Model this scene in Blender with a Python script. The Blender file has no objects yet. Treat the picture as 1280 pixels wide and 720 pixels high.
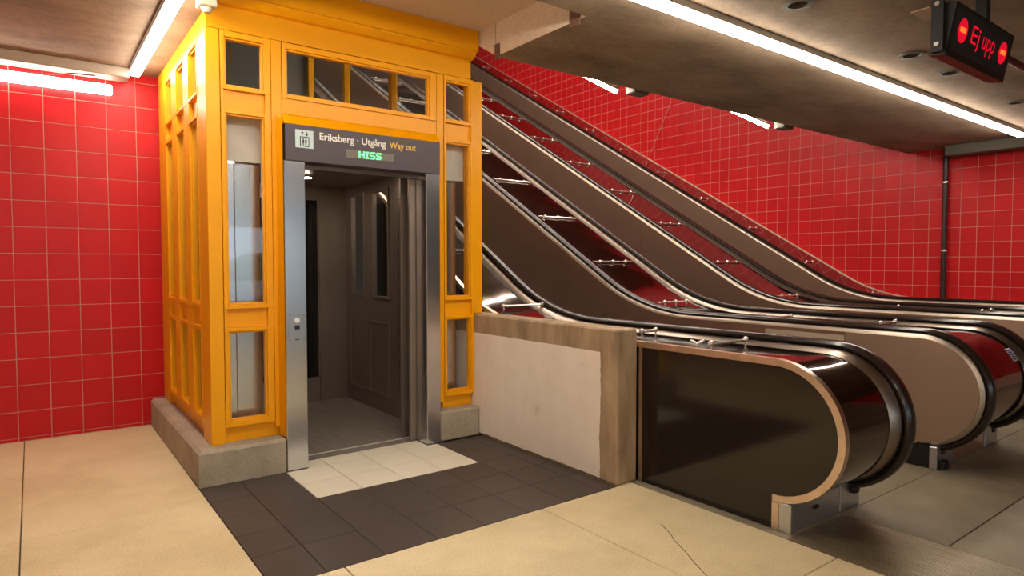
import bpy, bmesh, math, random
from mathutils import Vector, Matrix
random.seed(7)
S = bpy.context.scene
COL = S.collection
# ---------------------------------------------------------------- camera
F_PX, PITCH, YAW, EYE = 804.0, math.atan(31/804.0), math.atan(600/804.0), 1.45
cd = bpy.data.cameras.new('camera'); cam = bpy.data.objects.new('camera', cd); COL.objects.link(cam)
cd.sensor_width = 36.0; cd.lens = F_PX/1280*36.0; cd.clip_start = 0.05; cd.clip_end = 300
cam.location = (0, 0, EYE); cam.rotation_euler = (math.pi/2-PITCH, 0, -YAW)
S.camera = cam
# ---------------------------------------------------------------- world, exposure
w = bpy.data.worlds.new('world'); S.world = w; w.use_nodes = True
bg = w.node_tree.nodes['Background']; bg.inputs[0].default_value = (0.72, 0.86, 1.0, 1); bg.inputs[1].default_value = 1.0
S.view_settings.view_transform = 'Standard'; S.view_settings.look = 'None'
S.view_settings.gamma = 1.0; S.view_settings.use_curve_mapping = False
S.view_settings.exposure = 1.65
LAMP = 13.0           # radiance of the fluorescent tubes
# ---------------------------------------------------------------- materials
def newmat(name):
    m = bpy.data.materials.new(name); m.use_nodes = True
    return m, m.node_tree, m.node_tree.nodes['Principled BSDF']
def N(nt, t, **kw):
    n = nt.nodes.new(t)
    for k, v in kw.items(): setattr(n, k, v)
    return n
def L(nt, a, b): nt.links.new(a, b)
def worldpos(nt, scale=(1, 1, 1)):
    g = N(nt, 'ShaderNodeNewGeometry'); mp = N(nt, 'ShaderNodeMapping'); mp.inputs['Scale'].default_value = scale
    L(nt, g.outputs['Position'], mp.inputs['Vector']); return mp.outputs['Vector']
def noise(nt, vec, scale, detail=4, rough=.55):
    n = N(nt, 'ShaderNodeTexNoise'); n.inputs['Scale'].default_value = scale
    n.inputs['Detail'].default_value = detail; n.inputs['Roughness'].default_value = rough
    L(nt, vec, n.inputs['Vector']); return n.outputs['Fac']
def ramp(nt, fac, stops):
    r = N(nt, 'ShaderNodeValToRGB'); e = r.color_ramp.elements
    while len(e) < len(stops): e.new(0.5)
    for el, (p, c) in zip(e, stops): el.position = p; el.color = (*c, 1)
    L(nt, fac, r.inputs[0]); return r.outputs['Color']
def mix(nt, fac, a, b, mode='MIX'):
    m = N(nt, 'ShaderNodeMixRGB', blend_type=mode)
    for s, v in ((m.inputs[0], fac), (m.inputs[1], a), (m.inputs[2], b)):
        if hasattr(v, 'node'): L(nt, v, s)
        elif isinstance(v, (int, float)): s.default_value = v
        else: s.default_value = (*v, 1)
    return m.outputs[0]
def bump(nt, b, h, strength=.2, dist=.01):
    n = N(nt, 'ShaderNodeBump'); n.inputs['Strength'].default_value = strength; n.inputs['Distance'].default_value = dist
    L(nt, h, n.inputs['Height']); L(nt, n.outputs['Normal'], b.inputs['Normal'])
def plain(name, col, rough=.5, metal=0.0, spec=.5, coat=0.0, vary=0.0, nscale=6):
    m, nt, b = newmat(name)
    b.inputs['Base Color'].default_value = (*col, 1); b.inputs['Roughness'].default_value = rough
    b.inputs['Metallic'].default_value = metal; b.inputs['Specular IOR Level'].default_value = spec
    b.inputs['Coat Weight'].default_value = coat
    if vary:
        f = noise(nt, worldpos(nt), nscale)
        L(nt, ramp(nt, f, [(.3, tuple(c*(1-vary) for c in col)), (.7, tuple(min(1, c*(1+vary)) for c in col))]), b.inputs['Base Color'])
    return m
def emit(name, col, s):
    m, nt, b = newmat(name); b.inputs['Base Color'].default_value = (*col, 1)
    b.inputs['Emission Color'].default_value = (*col, 1); b.inputs['Emission Strength'].default_value = s; return m
def concrete(name, cols, rough=.8, scale=1.2, spec=.3, grain=(1, 1, 1), bstr=.25, fine=60, spk=.35, lo=.55):
    m, nt, b = newmat(name); v = worldpos(nt, grain)
    big = noise(nt, v, scale, 6, .6); fin = noise(nt, worldpos(nt), fine, 3, .6)
    c = ramp(nt, big, [(.28, cols[0]), (.5, cols[1]), (.72, cols[2])])
    c = mix(nt, spk, c, ramp(nt, fin, [(.36, (lo, lo, lo)), (.52, (1, 1, 1))]), 'MULTIPLY')
    L(nt, c, b.inputs['Base Color']); b.inputs['Roughness'].default_value = rough; b.inputs['Specular IOR Level'].default_value = spec
    bump(nt, b, fin, bstr, .003); return m
def tilemat(name, col, rough, var=.12, coat=0.0):
    m, nt, b = newmat(name); oi = N(nt, 'ShaderNodeObjectInfo')
    f = noise(nt, worldpos(nt), 1.3, 3)
    c = ramp(nt, oi.outputs['Random'], [(0, tuple(x*(1-var) for x in col)), (1, tuple(min(1, x*(1+var)) for x in col))])
    c = mix(nt, .3, c, ramp(nt, f, [(.3, (.8, .8, .8)), (.7, (1, 1, 1))]), 'MULTIPLY')
    L(nt, c, b.inputs['Base Color']); b.inputs['Roughness'].default_value = rough; b.inputs['Coat Weight'].default_value = coat; b.inputs['Specular IOR Level'].default_value = .25
    return m
def brushed(name, col, rough, axis_scale=(2, 2, 60), var=.15):
    m, nt, b = newmat(name); v = worldpos(nt, axis_scale); f = noise(nt, v, 3, 3)
    L(nt, ramp(nt, f, [(.3, tuple(c*(1-var) for c in col)), (.7, tuple(min(1, c*(1+var)) for c in col))]), b.inputs['Base Color'])
    r = N(nt, 'ShaderNodeMapRange'); r.inputs[3].default_value = rough*.8; r.inputs[4].default_value = rough*1.25
    L(nt, f, r.inputs[0]); L(nt, r.outputs[0], b.inputs['Roughness'])
    b.inputs['Metallic'].default_value = 1.0; return m
def glassmat(name, tint=(.95, .96, .96), base=.0):
    m = bpy.data.materials.new(name); m.use_nodes = True; nt = m.node_tree
    nt.nodes.remove(nt.nodes['Principled BSDF']); out = nt.nodes['Material Output']
    t = N(nt, 'ShaderNodeBsdfTransparent'); t.inputs[0].default_value = (*tint, 1)
    g = N(nt, 'ShaderNodeBsdfGlossy'); g.inputs['Roughness'].default_value = .01; g.inputs[0].default_value = (1, 1, 1, 1)
    fr = N(nt, 'ShaderNodeFresnel'); fr.inputs[0].default_value = 1.55
    a = N(nt, 'ShaderNodeMath', operation='ADD'); a.inputs[1].default_value = base; L(nt, fr.outputs[0], a.inputs[0])
    ge = N(nt, 'ShaderNodeNewGeometry'); inv = N(nt, 'ShaderNodeMath', operation='SUBTRACT'); inv.inputs[0].default_value = 1.0; L(nt, ge.outputs['Backfacing'], inv.inputs[1])
    ml = N(nt, 'ShaderNodeMath', operation='MULTIPLY'); L(nt, a.outputs[0], ml.inputs[0]); L(nt, inv.outputs[0], ml.inputs[1]); a = ml
    mx = N(nt, 'ShaderNodeMixShader'); L(nt, a.outputs[0], mx.inputs[0]); L(nt, t.outputs[0], mx.inputs[1]); L(nt, g.outputs[0], mx.inputs[2])
    L(nt, mx.outputs[0], out.inputs['Surface']); return m

M = {}
M['red_tile'] = tilemat('red_glazed_tile', (.58, .009, .013), .38, .06, .0)
M['grout'] = plain('pale_grout', (.58, .32, .26), .9)
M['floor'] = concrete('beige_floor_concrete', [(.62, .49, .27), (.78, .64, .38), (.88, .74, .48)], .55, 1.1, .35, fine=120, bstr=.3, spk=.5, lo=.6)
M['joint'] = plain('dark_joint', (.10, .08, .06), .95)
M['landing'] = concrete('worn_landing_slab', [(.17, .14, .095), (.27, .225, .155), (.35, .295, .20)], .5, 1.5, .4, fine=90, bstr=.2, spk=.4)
M['dark_tile'] = tilemat('dark_brown_floor_tile', (.078, .060, .051), .42, .08)
M['white_tile'] = tilemat('cream_floor_tile', (.82, .76, .61), .4, .04)
M['ribbed'] = brushed('worn_ribbed_metal', (.42, .37, .29), .42, (30, 2, 2), .2)
M['ceil'] = concrete('brown_board_concrete', [(.19, .137, .09), (.31, .227, .155), (.41, .305, .21)], .85, 1.3, .2, (1.0, 1.7, 1.2), .3, 25)
M['pale'] = concrete('pale_painted_concrete', [(.64, .50, .38), (.70, .56, .44), (.76, .62, .49)], .85, 1.2, .2, bstr=.08)
M['plinth'] = concrete('grey_plinth_concrete', [(.30, .25, .185), (.40, .34, .255), (.48, .41, .315)], .8, 2.2, .25)
M['yellow'] = plain('amber_yellow_paint', (.90, .385, .001), .34, 0, .35, .0)
M['steel'] = plain('brushed_steel', (.64, .64, .66), .24, 1.0, vary=.05, nscale=3)
M['chrome'] = plain('bright_trim', (.56, .47, .38), .42, 1.0)
M['copper'] = brushed('warm_edge_trim', (.78, .62, .52), .30, (6, 6, 6), .08)
M['bronze'] = plain('bronze_panel', (.36, .225, .16), .40, .75, vary=.05, nscale=2)
M['newel'] = plain('newel_panel_metal', (.54, .40, .305), .38, .75, vary=.05, nscale=2)
M['guide'] = plain('dull_bronze_guide', (.42, .33, .27), .34, 1.0)
M['pale_metal'] = plain('cream_metal_strip', (.74, .66, .52), .4, .6)
M['deck'] = plain('black_mirror_deck', (.20, .155, .14), .07, 1.0)
def wavy(m):
    nt = m.node_tree; bump(nt, nt.nodes['Principled BSDF'], noise(nt, worldpos(nt), 1.6, 1), .5, .02)
wavy(M['deck'])
M['blackboard'] = plain('black_gloss_board', (.012, .008, .006), .10, 0, .55)
M['black'] = plain('matt_black', (.008, .007, .007), .5)
M['rubber'] = plain('handrail_rubber', (.022, .013, .010), .22, 0, .6)
M['kick'] = brushed('kick_steel', (.62, .63, .66), .38, (60, 60, 2), .08)
M['knob'] = plain('pale_knob', (.82, .74, .66), .25, .8)
M['step'] = plain('escalator_step', (.20, .19, .18), .45, .8)
M['glass'] = glassmat('clear_pane')
M['dark_glass'] = plain('dark_glass', (.01, .01, .01), .05, 0, .6)
M['mirror'] = plain('car_mirror', (.62, .58, .52), .03, 1.0)
M['car'] = plain('brown_car_metal', (.27, .215, .18), .36, .6, vary=.05, nscale=3)
M['header'] = plain('grey_header_panel', (.68, .64, .57), .6, vary=.08)
M['carfloor'] = concrete('car_floor', [(.18, .15, .127), (.22, .187, .16), (.26, .223, .19)], .6, 3, .35, (8, 1, 1))
M['sign'] = plain('sign_violet_grey', (.085, .065, .078), .45)
M['signtext'] = plain('sign_white_print', (.85, .80, .75), .5)
M['signyellow'] = plain('sign_yellow_print', (.90, .55, .05), .5)
M['icon'] = plain('sign_icon_plate', (.60, .72, .74), .5)
M['inkblack'] = plain('black_print', (.02, .02, .025), .6)
M['ledwin'] = plain('grey_display_window', (.20, .18, .15), .3)
M['led_green'] = emit('green_led', (.08, .9, .22), 1.2)
M['led_red'] = emit('red_led', (.75, .003, .025), .24)
M['led_orange'] = emit('orange_led', (1.0, .15, .02), .45)
M['tube'] = emit('fluorescent_tube', (1.0, .91, .79), LAMP)
M['shaft_tube'] = emit('shaft_fluorescent_tube', (1.0, .91, .79), LAMP*1.8)
M['wall_tube'] = emit('wall_fluorescent_tube', (1.0, .93, .82), LAMP*.38)
M['sillmetal'] = plain('worn_sill', (.75, .72, .68), .4, .4)
M['spot'] = emit('car_spot', (1.0, .8, .6), 120.0)
M['lampbody'] = plain('lamp_housing_grey', (.45, .42, .38), .5)
M['duct'] = plain('grey_cable_duct', (.38, .31, .25), .55)
M['greenduct'] = plain('grey_green_duct', (.14, .13, .10), .6)
M['pipe'] = plain('dark_brown_pipe', (.035, .012, .012), .4)
M['plate'] = plain('brown_steel_plate', (.16, .08, .055), .7)
M['patch'] = plain('beige_patch', (.45, .32, .21), .85)
M['cream'] = plain('cream_plastic', (.62, .52, .38), .5)
M['blue'] = plain('blue_sticker', (.03, .08, .25), .4)
M['white'] = plain('white_sticker', (.8, .8, .8), .4)
M['grass'] = plain('outdoor_green', (.10, .16, .05), .9)
M['asphalt'] = plain('outdoor_ground', (.35, .34, .32), .9)
# parapet: bare brown concrete with a white painted field
def parapet_mat():
    m, nt, b = newmat('half_painted_parapet_concrete')
    g = N(nt, 'ShaderNodeNewGeometry'); sp = N(nt, 'ShaderNodeSeparateXYZ'); L(nt, g.outputs['Position'], sp.inputs[0])
    wob = noise(nt, worldpos(nt), 5, 4)
    def less(sock, lim, amp, inv=False):
        a = N(nt, 'ShaderNodeMath', operation='MULTIPLY_ADD'); L(nt, wob, a.inputs[0]); a.inputs[1].default_value = amp
        L(nt, sock, a.inputs[2]); c = N(nt, 'ShaderNodeMath', operation='GREATER_THAN' if inv else 'LESS_THAN')
        L(nt, a.outputs[0], c.inputs[0]); c.inputs[1].default_value = lim+amp*.5; return c.outputs[0]
    def mul(a, c):
        x = N(nt, 'ShaderNodeMath', operation='MULTIPLY'); L(nt, a, x.inputs[0]); L(nt, c, x.inputs[1]); return x.outputs[0]
    mask = mul(mul(less(sp.outputs['Z'], .862, .01), less(sp.outputs['Y'], 3.055, .05, True)), mul(less(sp.outputs['X'], 3.02, .0), less(sp.outputs['Z'], .02, .03, True)))
    st = noise(nt, worldpos(nt, (3, 3, .8)), 2.5, 6, .65)
    bare = ramp(nt, st, [(.3, (.24, .155, .09)), (.5, (.38, .265, .16)), (.7, (.50, .36, .225))])
    fs = noise(nt, worldpos(nt, (2.2, 2.2, 1.2)), 2.6, 8, .72)
    paint = ramp(nt, fs, [(.24, (.55, .42, .32)), (.38, (.87, .75, .64)), (.7, (.93, .83, .73))])
    L(nt, mix(nt, mask, bare, paint), b.inputs['Base Color']); b.inputs['Roughness'].default_value = .85
    bump(nt, b, st, .35, .006); return m
M['parapet'] = parapet_mat()

# ---------------------------------------------------------------- mesh helpers
class MB:
    def __init__(s): s.bm = bmesh.new()
    def box(s, x0, x1, y0, y1, z0, z1, bev=0.0, mi=0):
        r = bmesh.ops.create_cube(s.bm, size=1.0, matrix=Matrix.Translation(((x0+x1)/2, (y0+y1)/2, (z0+z1)/2)) @ Matrix.Diagonal((abs(x1-x0), abs(y1-y0), abs(z1-z0), 1)))
        vs = r['verts']; fs = set(f for v in vs for f in v.link_faces)
        for f in fs: f.material_index = mi
        if bev > 0:
            es = list(set(e for v in vs for e in v.link_edges))
            bmesh.ops.bevel(s.bm, geom=es, offset=bev, segments=1, profile=.5, affect='EDGES')
        return s
    def cyl(s, p0, p1, r, n=12, r2=None):
        p0, p1 = Vector(p0), Vector(p1); d = p1-p0
        q = Vector((0, 0, 1)).rotation_difference(d.normalized()).to_matrix().to_4x4()
        bmesh.ops.create_cone(s.bm, cap_ends=True, segments=n, radius1=r, radius2=r if r2 is None else r2, depth=d.length, matrix=Matrix.Translation((p0+p1)/2) @ q)
        return s
    def sph(s, c, r, n=10, sc=(1, 1, 1)):
        bmesh.ops.create_uvsphere(s.bm, u_segments=n, v_segments=max(6, n//2+1), radius=r, matrix=Matrix.Translation(c) @ Matrix.Diagonal((*sc, 1))); return s
    def poly(s, pts):
        vs = [s.bm.verts.new(p) for p in pts]; return s.bm.faces.new(vs)
    def prism(s, yz, x0, x1):
        a = [s.bm.verts.new((x0, y, z)) for y, z in yz]; b = [s.bm.verts.new((x1, y, z)) for y, z in yz]
        n = len(yz); s.bm.faces.new(a); s.bm.faces.new(b[::-1])
        for i in range(n): s.bm.faces.new((a[i], b[i], b[(i+1) % n], a[(i+1) % n]))
        return s
    def sweep(s, cross, path_fn, closed=True):
        rows = [[s.bm.verts.new((X, y, z)) for (y, z) in path_fn(r)] for X, r in cross]
        k = len(cross); rng = range(k if closed else k-1)
        for i in rng:
            A, B = rows[i], rows[(i+1) % k]
            for j in range(len(A)-1): s.bm.faces.new((A[j], A[j+1], B[j+1], B[j]))
        if closed and k > 2:
            s.bm.faces.new([rw[0] for rw in rows]); s.bm.faces.new([rw[-1] for rw in rows][::-1])
        return s
    def mesh(s, name, mats, smooth=False):
        bmesh.ops.recalc_face_normals(s.bm, faces=s.bm.faces[:])
        big = [f for f in s.bm.faces if len(f.verts) > 6]
        if big: bmesh.ops.triangulate(s.bm, faces=big)
        me = bpy.data.meshes.new(name); s.bm.to_mesh(me); s.bm.free()
        for m in (mats if isinstance(mats, list) else [mats]): me.materials.append(M[m])
        if smooth:
            for p in me.polygons: p.use_smooth = True
            try: me.set_sharp_from_angle(angle=math.radians(35))
            except Exception: pass
        return me
    def build(s, name, mats, parent=None, smooth=False):
        return link(name, s.mesh(name, mats, smooth), parent)
def link(name, me, parent=None, loc=None):
    o = bpy.data.objects.new(name, me); COL.objects.link(o)
    if loc is not None: o.location = loc
    if parent is not None:
        o.parent = parent; o.matrix_parent_inverse = pinv(parent)
    return o
def pinv(p):
    return Matrix.Translation(p.location).inverted() if p.parent is None else Matrix.Identity(4)
def thing(name, label, cat, loc=(0, 0, 0), group=None):
    o = bpy.data.objects.new(name, None); COL.objects.link(o); o.location = loc; o.empty_display_size = .1
    return tag(o, label, cat, group)
def tag(o, label=None, cat=None, group=None, kind=None):
    if label: o['label'] = label
    if cat: o['category'] = cat
    if group: o['group'] = group
    if kind: o['kind'] = kind
    return o
def struct(o, label, cat): return tag(o, label, cat, None, 'structure')
def bx(name, mat, parent, x0, x1, y0, y1, z0, z1, bev=0.0):
    return MB().box(x0, x1, y0, y1, z0, z1, bev).build(name, mat, parent)

# ================================================================ THE SETTING
YB = 6.54        # back wall with red tiles
XW = 10.60       # long red wall beside the escalators
ZC = 3.10        # ceiling
YH = -22.0       # open end of the hall, behind the camera
XL = -5.0
# ---- floor
fl = struct(MB().box(XL, XW, YH, YB, -.30, -.012).build('floor', 'joint'), 'beige concrete slab floor of the station hall', 'floor')
def slab(x0, x1, y0, y1, mat='floor', name='floor_slab', g=.0028, z=0.0, bev=.003):
    return bx(name, mat, fl, x0+g, x1-g, y0+g, y1-g, -.011, z, bev)
xs = [-5.0, -3.78, -2.54, -1.31, -.08, 1.165, 2.385, 3.15]
ys = [YB, 5.43, 4.17, 2.90]
for i in range(4):
    for a, c in zip(ys[1:], ys[:-1]): slab(xs[i], xs[i+1], a, c)
for a, c in zip(ys[1:], ys[:-1]): slab(-.08, .83, a, c)
slab(3.02, 3.15, 2.90, 4.47); slab(.83, 3.15, 4.80, YB)
yy = [2.90, 1.54, .20, -1.15, -2.5, -3.9]
for i in range(7):
    for a, c in zip(yy[1:], yy[:-1]): slab(xs[i], xs[i+1], a, c)
slab(XL, 3.15, YH, -3.9)
# landing in front of the escalators
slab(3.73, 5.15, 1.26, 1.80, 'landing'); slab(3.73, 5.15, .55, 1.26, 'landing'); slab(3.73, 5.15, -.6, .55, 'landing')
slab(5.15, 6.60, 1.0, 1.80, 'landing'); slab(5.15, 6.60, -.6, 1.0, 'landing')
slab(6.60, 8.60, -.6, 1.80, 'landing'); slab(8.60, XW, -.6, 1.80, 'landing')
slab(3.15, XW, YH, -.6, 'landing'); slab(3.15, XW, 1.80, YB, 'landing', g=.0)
rp = MB().box(3.155, 3.725, -.6, 1.80, -.011, -.001)
k = 0
while 3.165+k*.018 < 3.715:
    x = 3.165+k*.018; rp.box(x, x+.009, -.6, 1.80, -.001, .003); k += 1
rp.build('ribbed_plate', 'ribbed', fl)
# tiled mat in front of the lift: 0.3 m tiles, cream field of four by two
wx = [1.38+.3*i for i in range(5)]
gx = [.83, 1.08, 1.38, 1.68, 1.98, 2.28, 2.58, 2.88, 3.013]
gy = [2.90, 3.26, 3.56, 3.86, 4.16, 4.465]
gt = {}
def ftile(x0, x1, y0, y1, mat):
    g_ = .006 if mat == 'white_tile' else .0035; wdt, h = x1-x0-g_, y1-y0-g_
    key = (round(wdt, 3), round(h, 3), mat)
    if key not in gt: gt[key] = MB().box(-wdt/2, wdt/2, -h/2, h/2, -.011, 0, .0015).mesh('floor_tile', mat)
    return link('floor_tile', gt[key], fl, ((x0+x1)/2, (y0+y1)/2, .0005))
for x0, x1 in zip(gx[:-1], gx[1:]):
    for y0, y1 in zip(gy[:-1], gy[1:]):
        white = 1.37 < x0 < 2.5 and y0 > 3.8
        ftile(x0, x1, y0, y1, 'white_tile' if white else 'dark_tile')
for x0, x1 in ((1.54, 1.68), (1.68, 1.98), (1.98, 2.28), (2.28, 2.495)): ftile(x0, x1, 4.465, 4.645, 'white_tile')
# hairline crack in the concrete
cr = [(2.77, 2.33), (2.70, 2.20), (2.66, 2.15), (2.60, 2.03), (2.55, 1.95), (2.49, 1.84), (2.44, 1.74)]
mb = MB()
for (a, b_), (c, d) in zip(cr[:-1], cr[1:]): mb.poly([(a, b_, .0008), (a+.006, b_, .0008), (c+.006, d, .0008), (c, d, .0008)])
mb.build('crack', 'joint', fl)

# ---- ceiling (brown board-marked concrete with a raised pale bay over the lift)
mb = MB()
HX, HY, HH = (3.95, 5.63, 6.41, 8.14), 2.245, .065
mb.box(XL, XW, YH, HY-HH, ZC, 3.8); mb.box(XL, XW, HY+HH, 3.20, ZC, 3.8); mb.box(XL, XW, HY-HH, HY+HH, 3.5, 3.8)
for x0, x1 in zip((XL,)+tuple(x+HH for x in HX), tuple(x-HH for x in HX)+(XW,)): mb.box(x0, x1, HY-HH, HY+HH, ZC, 3.5)
mb.box(XL, .98, 3.20, YB+.1, ZC, 3.8); mb.box(3.01, XW, 3.20, 4.25, ZC, 3.8)
mb.box(.98, 3.01, 3.20, 4.70, 3.362, 3.8)
mb.bm.faces.ensure_lookup_table()
for f in mb.bm.faces:
    c = f.calc_center_median()
    if (.97 < c.x < 3.0 and c.z < 3.4 and c.y > 3.2) or (abs(c.x-3.01) < .005 and c.y > 3.2): f.material_index = 1
ce = struct(mb.build('ceiling', ['ceil', 'pale']), 'brown board-marked concrete ceiling with a pale raised bay over the lift', 'ceiling')
for X in HX:
    mb = MB(); rg = [[mb.bm.verts.new((X+r_*math.cos(i*math.tau/24), HY+r_*math.sin(i*math.tau/24), z_)) for i in range(24)] for r_, z_ in ((.062, ZC+.05), (.062, ZC-.010), (.10, ZC-.008), (.10, ZC-.001))]
    for A, B in zip(rg[:-1], rg[1:]):
        for i in range(24): mb.bm.faces.new((A[i], A[(i+1) % 24], B[(i+1) % 24], B[i]))
    mb.build('opening_ring', 'greenduct', ce, True)
bx('edge_plate', 'plate', ce, 2.998, 3.009, 4.19, 4.25, 3.07, 3.19); bx('edge_plate', 'plate', ce, 2.998, 3.009, 3.26, 3.36, 3.06, 3.18)
bx('ceiling_patch', 'patch', ce, 4.66, 4.89, 1.76, 1.87, ZC-.012, ZC-.001)
t30 = math.tan(math.radians(30))
mb = MB().prism([(4.255, ZC+.01), (17.5, ZC+.01+13.24*t30), (17.5, ZC+.7+13.24*t30), (4.255, ZC+.7)], 3.01, XW)
for f in mb.bm.faces:
    if f.calc_center_median().x < 3.02: f.material_index = 1
sh = struct(mb.build('ceiling_shaft', ['ceil', 'pale']), 'sloping concrete ceiling above the escalators', 'ceiling')
# ---- walls
def in_frame(x, y, z):
    f = Vector((math.sin(YAW)*math.cos(PITCH), math.cos(YAW)*math.cos(PITCH), -math.sin(PITCH))); r = Vector((math.cos(YAW), -math.sin(YAW), 0)); u = r.cross(f)
    d = Vector((x, y, z-EYE)); w_ = d.dot(f)
    return 640+F_PX*d.dot(r)/w_, 360-F_PX*d.dot(u)/w_, w_
def tile_mesh(wd, h, mat, axis):
    g = .0028; t = .004; b = .0022; a, c = wd/2-g, h/2-g
    mb = MB(); lo = [(-a, -c), (a, -c), (a, c), (-a, c)]; hi = [(-a+b, -c+b), (a-b, -c+b), (a-b, c-b), (-a+b, c-b)]
    f = (lambda u, v, w_: (u, -w_, v)) if axis == 'y' else (lambda u, v, w_: (-w_, u, v))
    A = [mb.bm.verts.new(f(u, v, 0)) for u, v in lo]; B = [mb.bm.verts.new(f(u, v, t)) for u, v in hi]
    mb.bm.faces.new(B)
    for i in range(4): mb.bm.faces.new((A[i], A[(i+1) % 4], B[(i+1) % 4], B[i]))
    me = mb.mesh('tile', mat); return me
wb = struct(MB().box(XL, 1.0, YB, YB+.2, -.1, 3.3).build('wall_back', 'grout'), 'red tiled wall behind the lift, left of its yellow frame', 'wall')
TW, TH = .2195, .2145
tm = tile_mesh(TW, TH, 'red_tile', 'y')
for i in range(-6, 5):
    for j in range(-1, 15):
        x = -.116+TW*(i+.5); z = .0+.028+TH*(j+.5)
        if j == -1:
            link('tile', bot, wb, (x, YB, .0145)) if i > -6 else None
            if i == -6: bot = tile_mesh(TW, .028, 'red_tile', 'y')
            continue
        link('tile', tm, wb, (x, YB, z))
wr = struct(MB().box(XW, XW+.2, -1.55, 17.6, -.1, 11.5).build('wall_right', 'grout'), 'long red tiled wall rising beside the escalators', 'wall')
RW, RH = .2006, .209
rt_ = tile_mesh(RW, RH, 'red_tile', 'x'); cand = []; rest = []
for i in range(-30, 68):
    for j in range(2, 46):
        y = 3.742+RW*i+RW*.5; z = 1.1222+RH*(j-6)+RH*.5-.0
        if z > 12 or y > 16.9 or y < -1.5: continue
        zt = .90 if y < 4.4 else .90+(y-4.4)*t30
        if z < zt-.25 or z > zt+4.5: continue
        X, Y_, wd_ = in_frame(XW, y, z) if y > 0 else (-9, 0, 1)
        occ = 0 if y < 4.25 else 1
        vis = 598 < X < 1290 and 60 < Y_ < 380
        if vis and y > 4.25:
            zs_ = EYE+(z-EYE)*4.25/y
            vis = zs_ < ZC+.03
        elif vis: vis = z < ZC+.05
        if vis and z > zt-.12: cand.append((wd_, y, z))
        else: rest.append((y, z))
cand.sort()
for wd_, y, z in cand[:300]: link('tile', rt_, wr, (XW, y, z))
rest += [(y, z) for wd_, y, z in cand[300:]]
mb = MB(); a, c, t, b = RW/2-.003, RH/2-.003, .004, .0022
for y, z in rest:
    A = [mb.bm.verts.new((XW, y+u*a, z+v*c)) for u, v in ((-1, -1), (1, -1), (1, 1), (-1, 1))]
    B = [mb.bm.verts.new((XW-t, y+u*(a-b), z+v*(c-b))) for u, v in ((-1, -1), (1, -1), (1, 1), (-1, 1))]
    mb.bm.faces.new(B)
    for i in range(4): mb.bm.faces.new((A[i], A[(i+1) % 4], B[(i+1) % 4], B[i]))
tag(mb.build('far_tiles', 'red_tile', wr), 'smaller far tiles of the red wall', None, None, 'stuff')
struct(MB().box(XW, XW+.2, YH, -1.56, -.1, 3.8).build('wall_side', 'ceil'), 'bare brown concrete wall continuing the red tiled wall', 'wall')
struct(MB().box(XL-.2, XL, YH, YB+.2, -.1, 3.6).build('wall_left', 'pale'), 'pale concrete wall on the open side of the hall', 'wall')
struct(MB().box(2.9, XW+.2, 17.5, 17.7, -.1, 12).build('wall_far', 'pale'), 'pale wall at the upper end of the escalator shaft', 'wall')
struct(MB().box(2.90, 3.0, 8.5, 17.5, -.1, 12).build('wall_shaft', 'pale'), 'pale concrete wall on the left of the escalator shaft', 'wall')
mb = MB().box(.78, .97, 4.71, 8.5, 3.12, 5.2).box(.78, 2.995, 8.4, 8.49, -.1, 5.2).box(.78, 2.995, 4.71, 8.5, 5.2, 5.3).box(.98, 2.9, 4.60, 4.70, 3.81, 5.2).box(1.02, 1.06, 6.85, 8.39, -.1, 3.1)
struct(mb.build('wall_lift', 'greenduct'), 'dark inner walls of the lift shaft behind the glass', 'wall')
# outdoors behind the camera
struct(MB().box(-40, 45, -70, YH-.02, -.6, -.3).build('ground_outside', 'asphalt'), 'pale ground outside the open end of the hall', 'ground')
random.seed(3)
mb = MB()
for i in range(60):
    mb.sph((-30+i*1.2+random.uniform(-.4, .4), -60+random.uniform(-1, 1), .6), random.uniform(1.3, 2.2), 8)
tag(mb.build('hedge', 'grass'), 'green hedge outside beyond the open end of the hall', 'hedge', None, 'stuff')

# duct along the top of the back wall, duct and pipe on the red wall
tag(bx('cable_duct', 'duct', None, -4.9, .70, 6.34, YB-.008, 3.015, ZC-.002, .006), 'flat grey cable duct along the top of the red wall left of the lift', 'duct')
tag(bx('air_duct', 'greenduct', None, 10.30, XW-.008, -2.0, 3.66, 2.955, ZC-.002, .01), 'grey green box duct under the ceiling right of the brown pipe', 'duct')
pp = thing('drain_pipe', 'thin dark brown pipe running down the red wall behind the escalators', 'pipe', (10.545, 3.72, 0))
MB().cyl((10.545, 3.72, .94), (10.545, 3.72, ZC-.002), .035, 14).build('pipe', 'pipe', pp, True)
for z in (1.62, 2.60): MB().cyl((10.545, 3.72, z), (10.545, 3.72, z+.025), .043, 14).box(10.55, XW-.007, 3.71, 3.73, z, z+.02).build('clamp', 'knob', pp)

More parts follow.
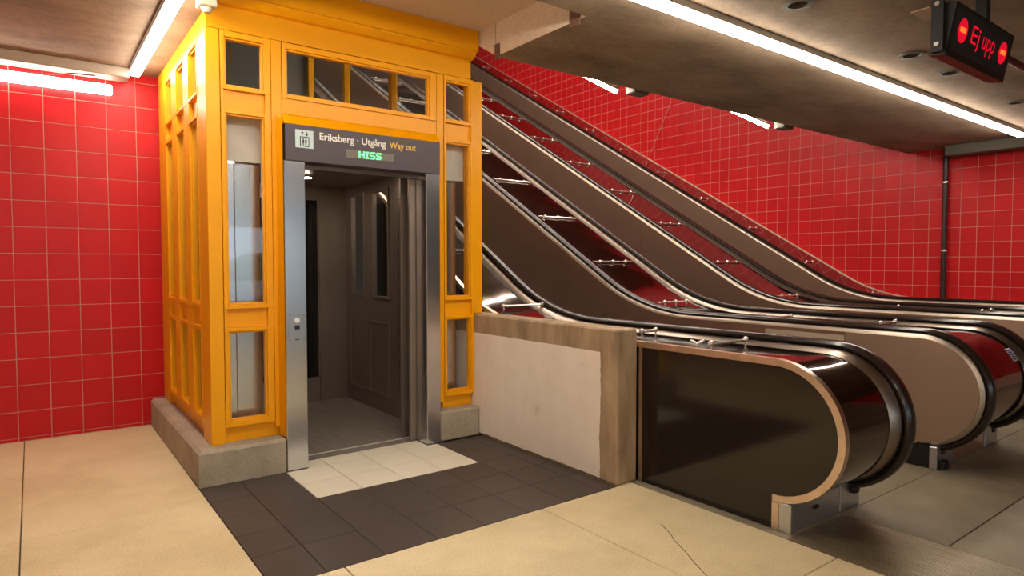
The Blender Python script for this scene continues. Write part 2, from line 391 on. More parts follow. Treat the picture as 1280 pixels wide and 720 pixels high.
# ---------------------------------------------------------------- lamps
def strip_lamp(label, a, b, wd, group=None, drop=.078, axis='x', z=ZC, name='strip_lamp'):
    t = thing(name, label, 'lamp', (min(a[0], b[0]), min(a[1], b[1]), z-drop), group)
    x0, x1, y0, y1 = (a[0], b[0], a[1]-wd/2, a[1]+wd/2) if axis == 'x' else (a[0]-wd/2, a[0]+wd/2, a[1], b[1])
    if axis == 'x': bx('housing', 'lampbody', t, x0, x1, y0-.004, y1+.004, z-.045, z-.001)
    else: bx('housing', 'lampbody', t, x0-.004, x1+.004, y0, y1, z-.045, z-.001)
    n = max(1, round(max(x1-x0, y1-y0)/1.5))
    for i in range(n):
        if axis == 'x': bx('tube_offscreen' if name.endswith('_offscreen') else 'tube', 'tube', t, x0+(x1-x0)*i/n, x0+(x1-x0)*(i+1)/n, y0, y1, z-drop, z-.046, .012)
        else: bx('tube_offscreen' if name.endswith('_offscreen') else 'tube', 'tube', t, x0, x1, y0+(y1-y0)*i/n, y0+(y1-y0)*(i+1)/n, z-drop, z-.046, .012)
    return t
strip_lamp('long white strip lamp crossing the ceiling in front of the escalators', (.2, 2.68), (9.9, 2.68), .085)
strip_lamp('white strip lamp on the ceiling beside the yellow lift frame', (.735, 2.9), (.735, 6.30), .075, axis='y')
for Y, nm, lab in ((-1.6, 'strip_lamp_offscreen', 'white strip lamp on the hall ceiling, row opposite the lift door'), (-5.9, 'ceiling_lamp_offscreen', 'white strip lamp on the hall ceiling, row towards the open end of the hall')):
    strip_lamp(lab, (-4.6, Y), (2.6, Y), .085, 'strip lamps of the hall ceiling away from the lift', name=nm)
wl = thing('wall_lamp', 'bright tube lamp fixed along the red wall under the cable duct', 'lamp', (-4.5, 6.48, 2.87))
bx('tube', 'wall_tube', wl, -2.2, .585, 6.465, 6.515, 2.88, 2.965, .012); bx('housing', 'lampbody', wl, -2.2, .55, 6.515, 6.532, 2.89, 2.955)
mb = MB()
cab = [(.0, 6.50, 2.975), (.16, 6.50, 2.99), (.3, 6.46, 3.01), (.46, 6.42, 3.012)]
for p, q in zip(cab[:-1], cab[1:]): mb.cyl(p, q, .006, 6)
mb.build('cable', 'black', wl)
for X, Y, z, lab in ((4.85, 4.72, 3.195, 'long inclined tube lamp above the escalator next to the parapet'), (7.28, 4.52, 3.11, 'long inclined tube lamp above the middle escalator')):
    lt = thing('shaft_lamp', lab, 'lamp', (X, Y, z), 'lamps under the sloping shaft ceiling')
    for q in range(6):
        a, b_ = 1.5*q, 1.5*q+1.494
        MB().prism([(Y+a, z+a*t30), (Y+b_, z+b_*t30), (Y+b_-.015, z+b_*t30+.035), (Y+a-.015, z+a*t30+.035)], X-.025, X+.025).build('tube', 'shaft_tube', lt)
        hy = Y+a+.75; MB().box(X-.02, X+.02, hy, hy+.04, z+(hy-Y)*t30+.08, ZC+.012+(hy-4.26)*t30).build('hanger', 'lampbody', lt)
    MB().prism([(Y-.02, z+.036), (Y+9, z+9*t30+.036), (Y+9, z+9*t30+.07), (Y-.02, z+.07)], X-.03, X+.03).build('housing', 'lampbody', lt)
    MB().box(X+.12, X+.34, Y-.16, Y-.02, z-.0, z+.16, .01).build('ballast_box', 'greenduct', lt)

# ================================================================ PLINTHS AND PARAPET
mb = MB()
pl = [(.83, 4.47), (1.385, 4.47), (1.385, 4.66), (1.02, 4.66), (1.02, 6.52), (.83, 6.52)]
def ext(mb, xy, z0, z1, ch):
    cx = sum(p[0] for p in xy)/len(xy)
    lo = [mb.bm.verts.new((x, y, z0)) for x, y in xy]; mi_ = [mb.bm.verts.new((x, y, z1-ch)) for x, y in xy]
    hi = [mb.bm.verts.new((x+(ch if x == .83 else (-ch if x == 1.385 and False else 0)), y+(ch if y == 4.47 else 0), z1)) for x, y in xy]
    n = len(xy); mb.bm.faces.new(lo[::-1]); mb.bm.faces.new(hi)
    for A, B in ((lo, mi_), (mi_, hi)):
        for i in range(n): mb.bm.faces.new((A[i], A[(i+1) % n], B[(i+1) % n], B[i]))
ext(mb, pl, 0.001, .236, .02)
tag(mb.build('concrete_plinth', 'plinth'), 'L-shaped grey concrete plinth under the left corner of the lift', 'plinth')
tag(bx('concrete_plinth', 'plinth', None, 2.625, 3.005, 4.48, 4.80, .001, .243, .012), 'short grey concrete plinth between the steel jamb and the parapet', 'plinth')
mb = MB().box(3.01, 3.203, 2.90, 6.95, .001, 1.02, .012)
pw = mb.build('concrete_parapet', 'parapet'); tag(pw, 'half whitewashed concrete parapet between the lift and the escalator', 'parapet')

# ================================================================ LIFT
lift = thing('elevator', 'yellow framed glass lift with an open brown car and grey sign', 'elevator', (1.9, 4.5, 0))
YF = 4.58
ROWS = [(.395, .978), (1.182, 2.434), (2.636, 2.932)]     # panes, bottom to top
PANELS = [(1.028, 1.130), (2.484, 2.590)]
def mapped(axis, w0, sgn):
    # returns f(u0,u1,v0,v1,d0,d1) -> box bounds; d = depth behind the face
    if axis == 'y': return lambda u0, u1, v0, v1, d0, d1: (u0, u1, w0+sgn*d0, w0+sgn*d1, v0, v1)
    return lambda u0, u1, v0, v1, d0, d1: (w0+sgn*d0, w0+sgn*d1, u0, u1, v0, v1)
def addbox(mb, t, bev=0.0):
    x0, x1, y0, y1, z0, z1 = t; mb.box(min(x0, x1), max(x0, x1), min(y0, y1), max(y0, y1), min(z0, z1), max(z0, z1), bev)
def window(f, u0, u1, v0, v1, pu0, pu1, pv0, pv1, parent, mat='yellow', glass='glass', deep=.03):
    mb = MB(); s = .012
    def ring(a0, a1, c0, c1, b0, b1, e0, e1, d0, d1):
        addbox(mb, f(a0, b0, c0, c1, d0, d1), .002); addbox(mb, f(b1, a1, c0, c1, d0, d1), .002)
        addbox(mb, f(b0, b1, c0, e0, d0, d1), .002); addbox(mb, f(b0, b1, e1, c1, d0, d1), .002)
    ring(u0, u1, v0, v1, pu0-s, pu1+s, pv0-s, pv1+s, -.008, deep+.02)
    ring(pu0-s, pu1+s, pv0-s, pv1+s, pu0, pu1, pv0, pv1, .006, deep+.02)
    o = mb.build('window_frame', mat, parent)
    mb = MB(); addbox(mb, f(pu0-.004, pu1+.004, pv0-.004, pv1+.004, deep, deep+.006)); mb.build('pane', glass, o)
    return o
def bay(f, u0, u1, pu0, pu1, rows, panels, z0, z1, parent, mat='yellow', deep=.03):
    edges = [z0]
    for (a, b_), (c, d) in zip(rows[:-1], panels): edges += [c-.012, d+.012]
    edges.append(z1)
    for i, (a, b_) in enumerate(rows): window(f, u0, u1, edges[2*i], edges[2*i+1], pu0, pu1, a, b_, parent, mat, deep=deep)
    for c, d in panels:
        mb = MB(); addbox(mb, f(u0, u1, c-.0115, d+.0115, .022, .05)); addbox(mb, f(u0, pu0-.02, c-.0115, d+.0115, -.006, .05)); addbox(mb, f(pu1+.02, u1, c-.0115, d+.0115, -.006, .05)); mb.build('panel', mat, parent)
ff = mapped('y', YF, 1)
bay(ff, 1.022, 1.343, 1.060, 1.286, ROWS, PANELS, .343, 2.984, lift)
bay(ff, 2.722, 3.006, 2.752, 2.968, ROWS, PANELS, .343, 2.984, lift)
window(ff, 1.422, 2.648, 2.600, 2.982, 1.462, 2.578, 2.636, 2.930, lift)
# posts
bx('corner_post', 'yellow', lift, .93, 1.018, YF-.006, 4.83, .236, 2.985, .004)
bx('post', 'yellow', lift, 1.347, 1.418, YF-.004, 4.70, .30, 2.985, .003)
bx('post', 'yellow', lift, 2.652, 2.718, YF-.004, 4.70, .30, 2.985, .003)
bx('corner_post', 'yellow', lift, 3.011, 3.105, YF+.012, 4.74, 1.021, 2.985, .004)
bx('corner_post', 'yellow', lift, .935, 1.02, 6.215, 6.50, .236, 2.985, .004)
bx('base_rail', 'yellow', lift, 1.02, 1.385, YF+.03, YF+.06, .237, .342); bx('base_rail', 'yellow', lift, 2.72, 3.005, YF+.03, YF+.06, .244, .342)
bx('base_rail', 'yellow', lift, .965, .995, 4.831, 6.214, .237, .342)
# left side, three bays of three panes
fs_ = mapped('x', .935, 1)
for u0, u1, p0, p1 in ((4.832, 5.222, 4.862, 5.115), (5.225, 5.715, 5.335, 5.60), (5.718, 6.213, 5.83, 6.09)):
    bay(fs_, u0, u1, p0, p1, ROWS, PANELS, .343, 2.984, lift, deep=.02)
# right side: same bays above the parapet
for y0, y1 in ((4.745, 5.95), (6.03, 7.15), (7.23, 8.33)):
    bx('side_pane', 'glass', lift, 2.965, 2.971, y0, y1, 1.03, 5.18)
for y0 in (5.95, 7.15, 8.33): bx('side_post', 'yellow', lift, 2.93, 2.995, y0, y0+.07, 1.021, 5.18, .003)
bx('back_panel', 'car', lift, 1.08, 2.90, 6.80, 6.84, .01, 2.6)
# frieze, cornice, fascia
bx('frieze', 'yellow', lift, .935, 2.978, YF-.01, 4.70, 2.986, 3.14)
MB().prism([(YF-.012, 3.139), (YF-.05, 3.143), (4.492, 3.178), (4.492, 3.195), (YF+.05, 3.195), (YF+.05, 3.139)], .985, 2.985).build('cornice', 'yellow', lift)
bx('fascia', 'yellow', lift, .985, 3.0, 4.482, 4.70, 3.196, 3.361)
bx('top_rail', 'yellow', lift, .935, .975, 4.702, 6.50, 2.986, 3.098)
# panel between big window and the sign, flared casing
bx('lintel', 'yellow', lift, 1.42, 2.65, YF+.0, 4.66, 2.49, 2.598, .002)
mb = MB()
def quadprism(mb, pts4):  # 8 points hull as two quads
    a = [mb.bm.verts.new(p) for p in pts4[:4]]; b_ = [mb.bm.verts.new(p) for p in pts4[4:]]
    mb.bm.faces.new(a); mb.bm.faces.new(b_[::-1])
    for i in range(4): mb.bm.faces.new((a[i], b_[i], b_[(i+1) % 4], a[(i+1) % 4]))
quadprism(mb, [(1.405, 4.472, 2.407), (2.624, 4.472, 2.407), (2.655, YF, 2.489), (1.415, YF, 2.489), (1.405, 4.60, 2.407), (2.624, 4.60, 2.407), (2.655, 4.60, 2.489), (1.415, 4.60, 2.489)])
mb.build('casing', 'yellow', lift)
mb = MB(); quadprism(mb, [(1.388, 4.474, 0.245), (1.388, 4.474, 2.43), (1.375, YF-.006, 2.47), (1.375, YF-.006, .245), (1.40, 4.60, .245), (1.40, 4.60, 2.43), (1.40, 4.60, 2.47), (1.40, 4.60, .245)])
mb.build('casing', 'yellow', lift)
# sign board
sg = bx('sign_board', 'sign', lift, 1.406, 2.622, 4.47, 4.62, 2.157, 2.406, .002)
def text_mesh(body, mat, x0, x1, z0, z1, Y, name, parent, bold=.0, ry=None, capz=None):
    cu = bpy.data.curves.new(name, 'FONT'); cu.body = body; cu.size = 1.0; cu.offset = bold; cu.extrude = .0; cu.resolution_u = 4
    o = bpy.data.objects.new(name, cu); COL.objects.link(o)
    dg = bpy.context.evaluated_depsgraph_get(); me = bpy.data.meshes.new_from_object(o.evaluated_get(dg)); bpy.data.objects.remove(o); bpy.data.curves.remove(cu)
    X = [v.co.x for v in me.vertices]; Z = [v.co.y for v in me.vertices]
    a, b_, c, d = min(X), max(X), min(Z), max(Z)
    for v in me.vertices: v.co = Vector((x0+(v.co.x-a)/(b_-a)*(x1-x0), Y, z0+(v.co.y-c)/(d-c)*(z1-z0)))
    me.materials.clear(); me.materials.append(M[mat])
    return link(name, me, parent)
text_mesh('Eriksberg \u00b7 Utg\u00e5ng', 'signtext', 1.645, 2.153, 2.302, 2.370, 4.4685, 'lettering', sg, .018)
text_mesh('Way out', 'signyellow', 2.182, 2.407, 2.302, 2.366, 4.4685, 'lettering', sg, .014)
ic = bx('lift_symbol', 'icon', sg, 1.474, 1.599, 4.4665, 4.4695, 2.249, 2.372)
Yk = 4.466
mb = MB()
def rect(mb, x0, x1, z0, z1, Y=Yk): mb.poly([(x0, Y, z0), (x1, Y, z0), (x1, Y, z1), (x0, Y, z1)])
for r4 in ((1.505, 1.570, 2.258, 2.264), (1.505, 1.570, 2.321, 2.327), (1.505, 1.511, 2.264, 2.321), (1.564, 1.570, 2.264, 2.321)): rect(mb, *r4)
for xc in (1.5285, 1.5465):
    rect(mb, xc-.006, xc+.006, 2.283, 2.306); rect(mb, xc-.0045, xc-.0008, 2.268, 2.283); rect(mb, xc+.0008, xc+.0045, 2.268, 2.283)
    mb.poly([(xc+.005*math.cos(q*.785), Yk, 2.312+.005*math.sin(q*.785)) for q in range(8)])
for xc, s_ in ((1.522, 1), (1.553, -1)):
    zc = 2.347; rect(mb, xc-.0025, xc+.0025, zc-.013, zc+.013); mb.poly([(xc-.011, Yk, zc+s_*.003), (xc+.011, Yk, zc+s_*.003), (xc, Yk, zc+s_*.017)])
mb.build('pictogram', 'inkblack', ic)
dw = bx('display', 'ledwin', sg, 1.836, 2.219, 4.466, 4.4698, 2.214, 2.274)
PIX = {'H': ['10001', '10001', '10001', '11111', '10001', '10001', '10001'], 'I': ['111', '010', '010', '010', '010', '010', '111'], 'S': ['01111', '10000', '10000', '01110', '00001', '00001', '11110']}
mb = MB(); cx = 1.937; ps = .0084
for ch in 'HISS':
    rows = PIX[ch]
    for r_, row in enumerate(rows):
        for c_, v in enumerate(row):
            if v == '1': mb.box(cx+c_*ps, cx+c_*ps+ps*.95, 4.463, 4.4655, 2.268-(r_+1)*.0068, 2.268-r_*.0068)
    cx += (len(rows[0])+1)*ps
mb.build('lettering', 'led_green', dw)
# door surround and landing doors
jl = bx('door_jamb', 'steel', lift, 1.392, 1.540, 4.471, 4.640, .003, 2.156, .004)
jr = bx('door_jamb', 'steel', lift, 2.497, 2.620, 4.471, 4.640, .003, 2.156, .004)
cp = bx('call_panel', 'steel', jl, 1.412, 1.524, 4.466, 4.4708, .908, 1.096, .001)
MB().cyl((1.469, 4.4658, 1.054), (1.469, 4.460, 1.054), .0185, 18).build('call_button', 'white', cp)
bx('button_legend', 'inkblack', cp, 1.452, 1.487, 4.4645, 4.4658, .990, 1.018)
for x, z in ((1.420, 1.086), (1.516, 1.086), (1.420, .918), (1.516, .918)): MB().cyl((x, 4.4658, z), (x, 4.464, z), .003, 8).build('screw', 'inkblack', cp)
bx('legend_strip', 'inkblack', cp, 1.455, 1.482, 4.4652, 4.4658, .916, .922)
bx('door_head', 'car', lift, 1.541, 2.496, 4.60, 4.64, 2.125, 2.156)
bx('threshold', 'carfloor', lift, 1.541, 2.496, 4.650, 4.742, -.008, .004); bx('sill', 'sillmetal', lift, 1.50, 2.52, 4.744, 4.766, -.008, .006)
for i, (x0, x1, y) in enumerate(((2.44, 2.72, 4.650), (2.465, 2.72, 4.690))): bx('door_panel', 'car', lift, x0, x1, y, y+.028, .008, 2.15, .002)
for i, (x0, x1, y) in enumerate(((2.425, 2.70, 4.772), (2.455, 2.70, 4.812))): bx('door_panel', 'car', lift, x0, x1, y, y+.028, .008, 2.15, .002)
# pockets and headers seen through the front panes
for x0, x1 in ((1.03, 1.385), (2.73, 2.985)):
    bx('pocket_panel', 'steel', lift, x0, x0+(x1-x0)*.28, 4.72, 4.74, .25, 2.14, .002); bx('pocket_panel', 'steel', lift, x0+(x1-x0)*.30, x0+(x1-x0)*.78, 4.735, 4.755, .25, 2.14, .002)
    bx('header_panel', 'header', lift, x0, x1, 4.70, 4.76, 2.15, 2.50)
# car
bx('car_floor', 'carfloor', lift, 1.27, 2.735, 4.768, 6.63, -.005, .006)
bx('car_ceiling', 'car', lift, 1.30, 2.72, 4.86, 6.62, 2.25, 2.30)
cb = bx('car_wall', 'car', lift, 1.27, 2.74, 6.60, 6.63, .0061, 2.249)
mb = MB()
for y0, y1, z0, z1 in ((4.842, 6.599, .0061, 1.13), (4.842, 6.599, 2.14, 2.249), (4.842, 5.58, 1.13, 2.14), (5.90, 6.13, 1.13, 2.14), (6.42, 6.599, 1.13, 2.14)): mb.box(2.705, 2.735, y0, y1, z0, z1)
cr_ = mb.build('car_wall', 'car', lift); cl = bx('car_wall', 'car', lift, 1.27, 1.30, 4.86, 6.599, .007, 2.249)
bx('glass_strip', 'dark_glass', cb, 2.22, 2.39, 6.592, 6.5995, .26, 2.10); bx('door_post', 'car', cb, 2.405, 2.455, 6.575, 6.5995, .01, 2.14)
bx('glass_strip', 'dark_glass', cb, 1.45, 2.18, 6.592, 6.5995, .26, 2.10)
def carpanel(y0, y1, z0, z1, mat, nm):
    fr = MB()
    for a in ((y0-.025, y0, z0-.025, z1+.025), (y1, y1+.025, z0-.025, z1+.025), (y0, y1, z0-.025, z0), (y0, y1, z1, z1+.025)): fr.box(2.692, 2.7045, *a, .002)
    o = fr.build('panel_frame', 'car', cr_); bx(nm, mat, lift, 2.700, 2.7046, y0, y1, z0, z1)
carpanel(6.13, 6.42, 1.13, 2.14, 'glass', 'car_window'); carpanel(5.58, 5.90, 1.13, 2.14, 'glass', 'car_window')
carpanel(6.06, 6.46, .19, .86, 'car', 'car_panel'); carpanel(5.57, 5.97, .19, .86, 'car', 'car_panel')
mb = MB(); 
bx('control_column', 'car', lift, 2.672, 2.703, 5.08, 5.36, .05, 2.2, .004)
for k in range(60):
    for q in range(3): mb.box(2.669, 2.6715, 5.22+q*.035, 5.24+q*.035, .25+k*.03, .262+k*.03)
tag(mb.build('perforation', 'black', lift), None, None, None, 'stuff')
cs = MB().cyl((2.05, 5.9, 2.249), (2.05, 5.9, 2.235), .05, 16).build('car_spotlight', 'steel', lift)
MB().cyl((2.05, 5.9, 2.2345), (2.05, 5.9, 2.232), .036, 16).build('lens', 'spot', cs)

# ================================================================ ESCALATORS
NC, NZ = 1.925, .545          # newel centre
RREF, A0, RB = .44, -1.637, 2.2
YTOP = 17.0
c30, s30 = math.cos(math.pi/6), .5
def knee(r):
    zf = NZ+r; a = A0+(r-RREF)/c30; Yi = (zf-a)/t30; R = RB-(r-RREF); T = R*math.tan(math.radians(15))
    return zf, a, Yi, R, T
def path(r, newel=True, ytop=YTOP, end=270.0):
    zf, a, Yi, R, T = knee(r); pts = []
    # upper end: cut square to the slope so that offsets stay parallel
    n_ = 8
    y1 = Yi+T*c30
    yt = ytop-(r-RREF)*s30
    for i in range(n_): pts.append((yt+(y1-yt)*i/n_, a+t30*(yt+(y1-yt)*i/n_)))
    yc, zc = Yi-T, zf+R
    for i in range(11):
        an = math.radians(30*(1-i/10)); pts.append((yc+R*math.sin(an), zc-R*math.cos(an)))
    if newel:
        for i in range(6): pts.append((yc+(NC-yc)*(i+1)/6, zf))
        for i in range(1, 29):
            an = math.radians(90+(end-90)*i/28); pts.append((NC+r*math.cos(an), NZ+r*math.sin(an)))
    return pts
def ztop(r, Y):
    zf, a, Yi, R, T = knee(r); yc = Yi-T
    if Y <= yc: return zf
    if Y >= Yi+T*c30: return a+t30*Y
    return zf+R-math.sqrt(max(0, R*R-(Y-yc)**2))
def span(r0, r1, ya, yb, n=24):
    Y = [ya+(yb-ya)*i/n for i in range(n+1)]
    return [(y, ztop(r1, y)) for y in Y]+[(y, ztop(r0, y)) for y in reversed(Y)]
def rail_cross(xc, hw=.046):
    return [(xc-hw, .408), (xc-hw-.002, .420), (xc-hw+.012, .434), (xc-hw*.45, .441), (xc+hw*.45, .441), (xc+hw-.012, .434), (xc+hw+.002, .420), (xc+hw, .408), (xc+hw-.016, .400), (xc-hw+.016, .400)]
RLOW = -.385
def balustrade(parent, xr, side):
    """one balustrade: handrail at xr; side=+1 when the steps lie towards -X of it"""
    s = side
    MB().sweep(rail_cross(xr), lambda r: path(r, end=262), True).build('handrail', 'rubber', parent, True)
    inn = xr-s*.085
    # bright guide under the rail and the light strip along the panel
    MB().sweep([(xr-s*.030, .3995), (xr-s*.056, .398), (xr-s*.070, .385), (xr-s*.076, .372), (xr-s*.04, .372)], lambda r: path(r, end=268), True).build('rail_guide', 'chrome', parent, True)
    MB().sweep([(xr+s*.030, .3995), (xr+s*.052, .396), (xr+s*.100, .372), (xr+s*.115, .362), (xr+s*.03, .345)], lambda r: path(r, end=268), True).build('outer_guide', 'guide', parent, True)
    MB().sweep([(xr+s*.116, .362), (xr+s*.165, .366), (xr+s*.165, .33), (xr+s*.116, .33)], lambda r: path(r, end=270), True).build('dark_groove', 'black', parent, True)
    # newel panel, inner panels, skirt
    y_s = 2.445
    pts = [p for p in path(.371) if p[0] <= y_s-.001]
    pts = [(y_s, NZ+.371)]+pts+[(NC, .161), (y_s, .161)]
    MB().prism(pts, inn, inn+s*.03).build('newel_panel', 'newel', parent)
    cuts = [2.447, 3.60, 6.60, 9.60, 12.60, 16.5]
    for ya, yb in zip(cuts[:-1], cuts[1:]):
        MB().prism(span(RLOW, .371, ya, yb-.003), inn, inn+s*.03).build('inner_panel', 'bronze', parent)
    lo = [(1.84, .160), (1.84, .004)]
    zs = span(RLOW, RLOW, 1.84, 16.5, 40)[:41]
    sk = zs+[(16.5, zs[-1][1]-.45), (4.9, .02), (4.5, .004), (1.84, .004)]
    MB().prism(sk, inn-s*.006, inn+s*.024).build('skirt', 'black', parent)
def stop(parent, X0, X1, Y, knobs, tilt=True):
    z = ztop(.38, Y); h = .014 if Y > 5 else .03; zb = z+h
    b_ = MB().cyl((X0, Y, zb), (X1, Y, zb), .0095, 8).build('slide_stop', 'knob', parent, True)
    for k in range(knobs):
        x = X0+(X1-X0)*(k+.5)/knobs if knobs > 2 else (X0+.02 if k == 0 else X1-.02)
        MB().cyl((x, Y, z-.004), (x, Y, zb), .007, 8).sph((x, Y, zb+.006), .02, 10).build('knob', 'knob', b_, True)
PER = 2.28
names = [('escalator beside the parapet with a black side panel', 'escalator'), ('middle escalator of the three between two mirror decks', 'escalator'), ('escalator next to the long red tiled wall', 'escalator')]
def step_mesh():
    mb = MB(); pr = [(0, 0), (.40, 0), (.40, -.03), (.03, -.03)]+[(.0+.02, -.22), (0, -.22)]
    mb.prism(pr, -.5, .5)
    return mb.mesh('step', 'step')
SM = step_mesh()
for e in range(3):
    o_ = PER*e; xl, xr = 3.87+o_, 5.14+o_
    es = thing('escalator', names[e][0], 'escalator', ((xl+xr)/2, 1.9, 0), 'bank of three escalators')
    balustrade(es, xl, -1); balustrade(es, xr, 1)
    # steps
    for k in range(26):
        Y = 3.3+.4*k; zz = max(.0, Y*t30-2.70)
        link('step', SM, es, ((xl+xr)/2, Y, zz-.01 if zz > 0 else -.002+.004))
    bx('comb_plate', 'ribbed', es, xl+.10, xr-.10, 2.3, 3.28, .001, .012)
    # right hand deck
    d0, d1 = xr+.166, (xl+PER-.166 if e < 2 else XW-.055)
    MB().sweep([(d0, .378), (d1, .378), (d1, .33), (d0, .33)], lambda r: path(r), True).build('deck', 'deck', es, True)
    if e == 2: MB().sweep([(XW-.054, .384), (XW-.010, .388), (XW-.010, .33), (XW-.054, .33)], lambda r: path(r), True).build('edge_trim', 'pale_metal', es, True)
    # kick boxes below the newels
    if e == 0:
        bx('kick_backing', 'black', es, 3.727, 3.96, 1.83, 1.90, .002, .158); k1 = bx('kick_plate', 'kick', es, 3.2046, 3.726, 1.815, 1.8855, .002, .160, .003); bx('latch', 'black', k1, 3.42, 3.47, 1.800, 1.8145, .095, .112, .003); bx('kick_plate', 'kick', es, 3.735, 3.965, 1.815, 1.8295, .002, .160, .003)
    bx('kick_plate', 'kick', es, xr-.098, xr+.215, 1.790, 1.838, .002, .160, .003)
    if e < 2:
        bx('front_plate', 'copper', es, xr+.217, xr+.838, 1.80, 1.84, .002, .160)
    else: bx('front_plate', 'copper', es, xr+.217, XW-.06, 1.80, 1.84, .002, .160)
    for x in (xl, xr): MB().cyl((x, 1.88, .118), (x, 1.80, .122), .034, 12).cyl((x, 1.80, .122), (x, 1.78, .124), .034, 12, .026).build('rail_inlet', 'black', es, True)
    if e: bx('kick_plate', 'kick', es, xl-.165, xl+.098, 1.790, 1.838, .002, .160, .003)
    bx('rubber_foot', 'black', es, xr-.075, xr+.015, 1.752, 1.789, .002, .062, .006)
    # body under the decks
    lo_ = [(1.93, .002), (16.4, .002)]
    body = [(1.93, .002), (1.93, .158)]+[(y, z) for y, z in span(.30, .30, 1.93, 16.4, 30)[:31]]+[(16.4, .002)]
    if e < 2: MB().prism(body, d0+.02, d1-.02).build('truss_cover', 'black', es)
    # slide stops
    if e < 2:
        for k in range(9): stop(es, xr+.14, xr+.79, 5.475+1.02*k, 3)
        stop(es, xr+.20, xr+.74, 4.535, 3); stop(es, xr+.16, xr+.56, 3.25, 2); stop(es, xr+.40, xr+.70, 2.40, 2)
    else:
        for k in range(10): stop(es, 10.02, 10.25, 5.49+1.03*k, 2)
        stop(es, 10.02, 10.25, 4.46, 2)
    if e == 0:
        # outer cladding on the lift side
        pts = [p for p in path(.355) if p[0] < 16.4]
        pts = [(16.4, ztop(.355, 16.4))]+pts+[(1.93, .16), (1.90, .16), (1.90, .002), (16.4, .002)]
        MB().prism(pts, 3.214, 3.240).build('side_panel', 'blackboard', es)
        MB().sweep([(3.205, .390), (3.245, .390), (3.245, .352), (3.205, .352)], lambda r: path(r), True).build('edge_trim', 'copper', es, True)
        MB().box(3.2045, 3.2455, 1.886, 1.926, .002, .1525).build('edge_trim', 'copper', es)
        MB().box(3.212, 3.232, 2.870, 2.898, .002, .895).build('edge_trim', 'copper', es)
        MB().sweep([(3.246, .378), (xl-.166, .378), (xl-.166, .33), (3.246, .33)], lambda r: path(r), True).build('deck', 'deck', es, True)
        for k in range(3): stop(es, 3.36, 3.84, 4.65+1.02*k, 2)
        b_ = stop(es, 3.29, 3.69, 2.405, 2)
        kn = MB().cyl((3.30, 2.50, .92), (3.30, 2.50, .955), .006, 8).cyl((3.30, 2.50, .95), (3.27, 2.53, .975), .007, 8).cyl((3.30, 2.50, .95), (3.34, 2.47, .975), .007, 8).build('broken_stop', 'knob', es, True)
        stop(es, 3.50, 3.69, 3.15, 2)
        # pale repair strip above the seam of the inner panel
        bx('repair_strip', 'pale_metal', es, xr-.0905, xr-.0855, 2.45, 3.12, .815, .888)
    if e == 1:
        an = math.radians(138)
        mb = MB()
        for nm_, mt, w0, w1, q0, q1, rr in (('sticker', 'blue', 0, .05, 137, 153, .3805),):
            rows = []
            for i in range(7):
                a_ = math.radians(q0+(q1-q0)*i/6); rows.append([(xl-.30+w_, NC+rr*math.cos(a_), NZ+rr*math.sin(a_)) for w_ in (w0, w1+.06)])
            for i in range(6): mb.poly([rows[i][0], rows[i][1], rows[i+1][1], rows[i+1][0]])
        st_ = mb.build('sticker', 'white', es)
        mb = MB()
        for i in range(5):
            rows = []
            for a0_ in (138.5+i*2.8, 140.4+i*2.8):
                a_ = math.radians(a0_); rows.append([(xl-.30+w_, NC+.3812*math.cos(a_), NZ+.3812*math.sin(a_)) for w_ in (.012, .098)])
            mb.poly([rows[0][0], rows[0][1], rows[1][1], rows[1][0]])
        mb.build('print', 'blue', st_)

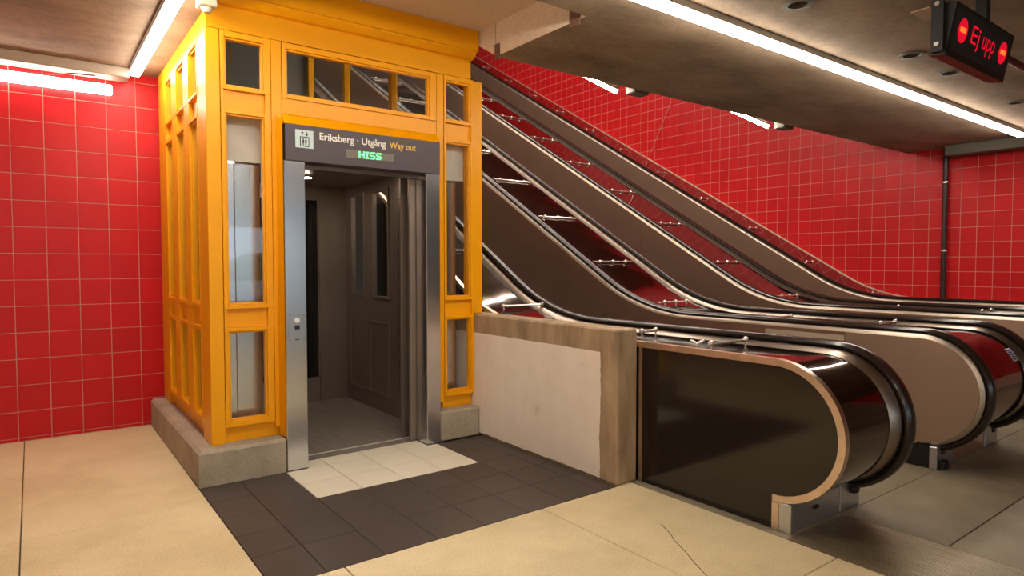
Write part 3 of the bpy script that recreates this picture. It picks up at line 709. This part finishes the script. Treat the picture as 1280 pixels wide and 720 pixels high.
# ================================================================ EJ UPP SIGN
ej = thing('display_sign', 'black hanging LED sign reading Ej upp in red between no-entry symbols', 'sign', (4.55, 1.45, 2.6))
tl = math.radians(11)
def sgn(u, v, d):  # u along X, v up the face, d behind the face; face leans forward at the top
    return (u, 1.45-v*math.sin(tl)+d*math.cos(tl), 2.605+v*math.cos(tl)+d*math.sin(tl))
def sbox(name, mat, parent, u0, u1, v0, v1, d0, d1):
    mb = MB(); quadprism(mb, [sgn(u0, v0, d0), sgn(u1, v0, d0), sgn(u1, v1, d0), sgn(u0, v1, d0), sgn(u0, v0, d1), sgn(u1, v0, d1), sgn(u1, v1, d1), sgn(u0, v1, d1)])
    return mb.build(name, mat, parent)
cse = sbox('case', 'black', ej, 4.06, 4.985, 0, .275, 0, .085)
sbox('face', 'inkblack', cse, 4.085, 4.965, .03, .25, -.003, 0)
sbox('underside_tint', 'pipe', cse, 4.06, 4.985, -.006, -.0005, 0, .085)  # thin sheet under the case, red reflection put into its dark colour
def disc(name, mat, uc, vc, ru, rv, d, parent):
    mb = MB(); mb.poly([sgn(uc+ru*math.cos(i*math.tau/24), vc+rv*math.sin(i*math.tau/24), d) for i in range(24)]); return mb.build(name, mat, parent)
for uc in (4.205, 4.845):
    q = disc('no_entry_symbol', 'led_red', uc, .148, .066, .066, -.005, ej); sbox('bar', 'led_orange', q, uc-.04, uc+.04, .138, .164, -.0075, -.006)
for body, u0, u1, v0, v1 in (('Ej', 4.335, 4.455, .078, .205), ('upp', 4.51, 4.705, .078, .178)):
    tx = text_mesh(body, 'led_red', u0, u1, v0, v1, 0, 'lettering', ej, .0)
    for v in tx.data.vertices: v.co = Vector(sgn(v.co.x, v.co.z, -.005))
bx('hanger', 'black', ej, 4.035, 4.058, 1.455, 1.515, 2.62, ZC-.001)
for z in (2.66, 2.88): MB().cyl((4.034, 1.485, z), (4.028, 1.485, z), .013, 10).build('bolt', 'knob', ej)
bx('bracket', 'black', ej, 4.70, 4.76, 1.46, 1.52, 2.88, ZC-.001); 
MB().cyl((4.98, 1.49, 2.80), (6.4, 1.49, 2.80), .022, 10).build('support_bar', 'pipe', ej, True)

# sensor at the corner of the lift
se = thing('ceiling_sensor', 'small cream sensor box on the ceiling at the lift corner', 'sensor', (.915, 4.42, ZC-.1))
bx('housing', 'cream', se, .86, .965, 4.36, 4.47, ZC-.055, ZC-.001, .006); MB().cyl((.915, 4.415, ZC-.056), (.915, 4.415, ZC-.085), .036, 14, .022).build('lens', 'cream', se, True)

# thin pale slanted line in front of the red wall
tag(MB().cyl((10.57, 9.278, 3.725), (10.57, 8.714, 4.756), .006, 6).build('slanted_line', 'knob'), 'thin pale line running at a slant across the red tiled wall', 'wire')
